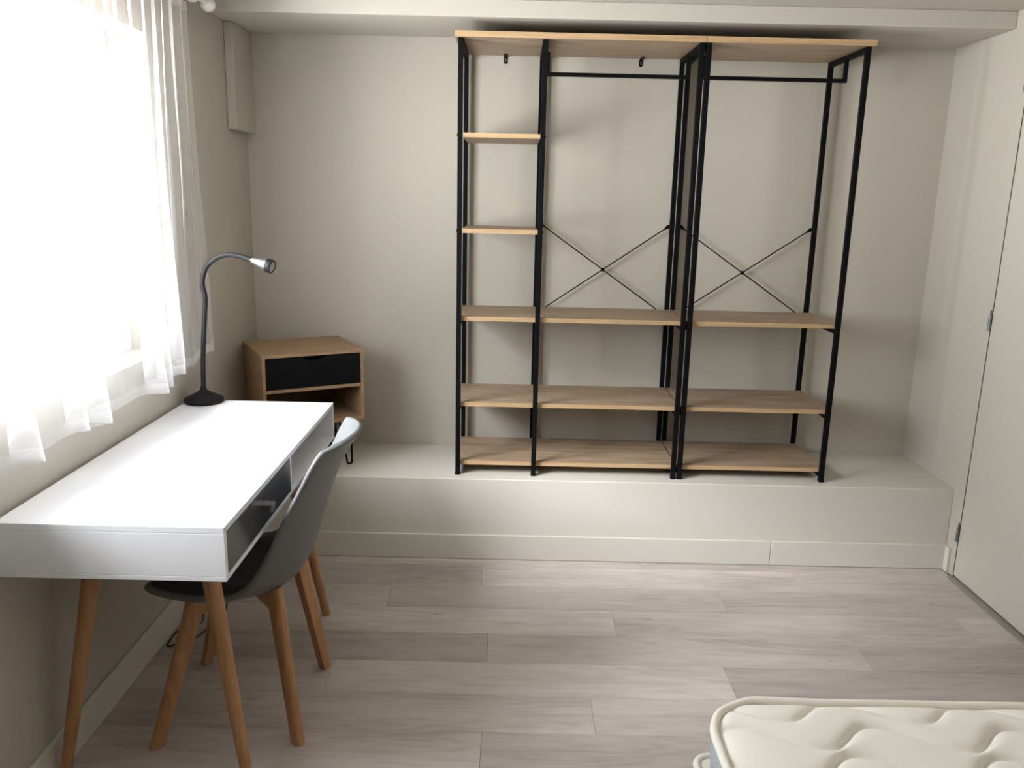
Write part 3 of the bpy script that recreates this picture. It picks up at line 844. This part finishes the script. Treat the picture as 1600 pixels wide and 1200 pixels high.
def prism(bm, loop, zs, offs=None):
    rings = []
    cx = sum(p[0] for p in loop)/len(loop); cyv = sum(p[1] for p in loop)/len(loop)
    for z, o in zip(zs, offs or [0]*len(zs)):
        ring = []
        for i, (x, y) in enumerate(loop):
            a, b = loop[i-1], loop[(i+1) % len(loop)]
            t = Vector((b[0]-a[0], b[1]-a[1], 0)).normalized()
            ring.append(bm.verts.new((x+t.y*o, y-t.x*o, z)))
        rings.append(ring)
    m = len(loop)
    for a, b in zip(rings, rings[1:]):
        for k in range(m): bm.faces.new((a[k], a[(k+1) % m], b[(k+1) % m], b[k]))
    return rings
ZM = 0.445
base = thing('bed_base', 'low upholstered bed base with white piping under the cream mattress', 'bed base', ((BX0+BX1)/2, (BY0+BY1)/2, 0))
nbse = -Vector(base['_base'])
lp = rounded_rect(BX0-0.012, BY0-0.01, BX1+0.01, BY1-0.012, 0.035, 6)
bm = bmesh.new(); rg_ = prism(bm, lp, (0.09, 0.10, 0.30, 0.306), (-0.004, 0, 0, -0.006)); bm.faces.new(rg_[-1]); bm.faces.new(rg_[0][::-1])
bm_obj('base_box', bm, M_mtop, base, nbse, smooth=True, angle=40)
bm = bmesh.new(); loop_tube(bm, lp, 0.304, 0.0085); bm_obj('piping', bm, M_mpipe, base, nbse, smooth=True)
for fx in (BX0+0.08, BX1-0.08):
    for fy in (BY0+0.08, BY1-0.09):
        bm = bmesh.new(); lathe(bm, [(0.022, 0.0005), (0.028, 0.09)], (fx, fy, 0), (0, 0, 1), 18)
        bm_obj('leg', bm, M_black, base, nbse, smooth=True, angle=40)
mat = thing('mattress', 'cream quilted mattress with grey side and white piping on the bed base', 'mattress', ((BX0+BX1)/2, (BY0+BY1)/2, 0.312))
nm = -Vector(mat['_base'])
lp = rounded_rect(BX0, BY0, BX1, BY1, 0.13, 14)
bm = bmesh.new(); rr_ = prism(bm, lp, (0.314, 0.335, 0.38, 0.425, ZM-0.008), (-0.012, 0.0, 0.004, 0.0, -0.010)); bm.faces.new(rr_[0][::-1])
bm_obj('side_band', bm, M_mside, mat, nm, smooth=True, angle=60)
bm = bmesh.new(); loop_tube(bm, [(x, y) for x, y in lp], ZM-0.004, 0.0095, 12, 0.0012); bm_obj('piping', bm, M_mpipe, mat, nm, smooth=True)
# quilted top: wavy stitch lines press grooves into the padding
R_ = 0.13-0.006
def inset(y):
    d = min(y-BY0, BY1-y)-0.006
    if d >= R_: return 0.0
    return R_-math.sqrt(max(0.0, R_*R_-(R_-max(d, 0))**2))
def wave(x, ph):
    u = ((x-ph)/0.295) % 1.0
    # slow fall over 65% of the period, quick rise over the rest
    return math.cos(math.pi*u/0.64) if u < 0.64 else -math.cos(math.pi*(u-0.64)/0.36)
rowsq = []
def quilt(x, y):
    dmin = 1.0
    for k in range(24):
        yc_ = 1.625-0.098*k
        if abs(yc_-y) > 0.16: continue
        phs = (0.60 if k % 2 == 0 else 0.765) + 0.02*math.sin(k*2.1)
        if k % 2 == 0: phs += 0.29*0.45
        dv = abs(y-(yc_+0.038*wave(x, phs)))
        if dv < dmin: dmin = dv
    g = 1-math.exp(-(dmin/0.0075)**1.3)
    h = min(1.0, dmin/0.045)
    return 0.010*g+0.008*math.sin(h*math.pi/2)
GX, GY = 300, 300
bm = bmesh.new(); gr = []
y0g, y1g = BY0+0.008, BY1-0.008
for j in range(GY+1):
    tj = j/GY
    y = y0g+(y1g-y0g)*(1-(1-tj)**2.3)      # finer towards the far end
    ins = inset(y); xa, xb = BX0+0.008+ins, BX1-0.008-ins
    row = []
    for i in range(GX+1):
        ti = i/GX
        x = xa+(xb-xa)*(ti**1.25)
        ex, ey = max(min(x-xa, xb-x), 0.0), max(min(y-y0g, y1g-y), 0.0)
        e = 1.25*ex*ey/(ex+ey+1e-6)
        rise = min(1.0, e/0.11)
        zz = ZM-0.009+0.014*(1-math.exp(-e/0.045))+quilt(x, y)*(1-0.95*math.exp(-e/0.03))
        row.append(bm.verts.new((x, y, zz)))
    gr.append(row)
for j in range(GY):
    for i in range(GX): bm.faces.new((gr[j][i], gr[j][i+1], gr[j+1][i+1], gr[j+1][i]))
bm_obj('quilted_top', bm, M_mtop, mat, nm, smooth=True)

# ------------------------------------------------------------------ loose cable under the desk
bm = bmesh.new()
tube(bm, smooth_path([(-1.180, 2.99, 0.60), (-1.181, 2.97, 0.35), (-1.165, 2.90, 0.14), (-1.12, 2.80, 0.035), (-1.09, 2.70, 0.030), (-1.115, 2.655, 0.055), (-1.15, 2.61, 0.035),
                      (-1.168, 2.585, 0.005), (-1.145, 2.592, 0.004), (-1.10, 2.62, 0.004), (-1.07, 2.72, 0.006), (-1.064, 2.80, 0.03), (-1.06, 2.815, 0.012), (-1.045, 2.81, 0.005), (-1.038, 2.82, 0.05), (-1.06, 2.92, 0.10), (-1.10, 2.99, 0.14), (-1.175, 3.04, 0.17)], 8), 0.0028, 8)
tag(bm_obj('cable', bm, M_cable, smooth=True), 'thin black cable looping on the floor by the wall under the desk', 'cable')

for o in bpy.data.objects:
    if '_base' in o: del o['_base']
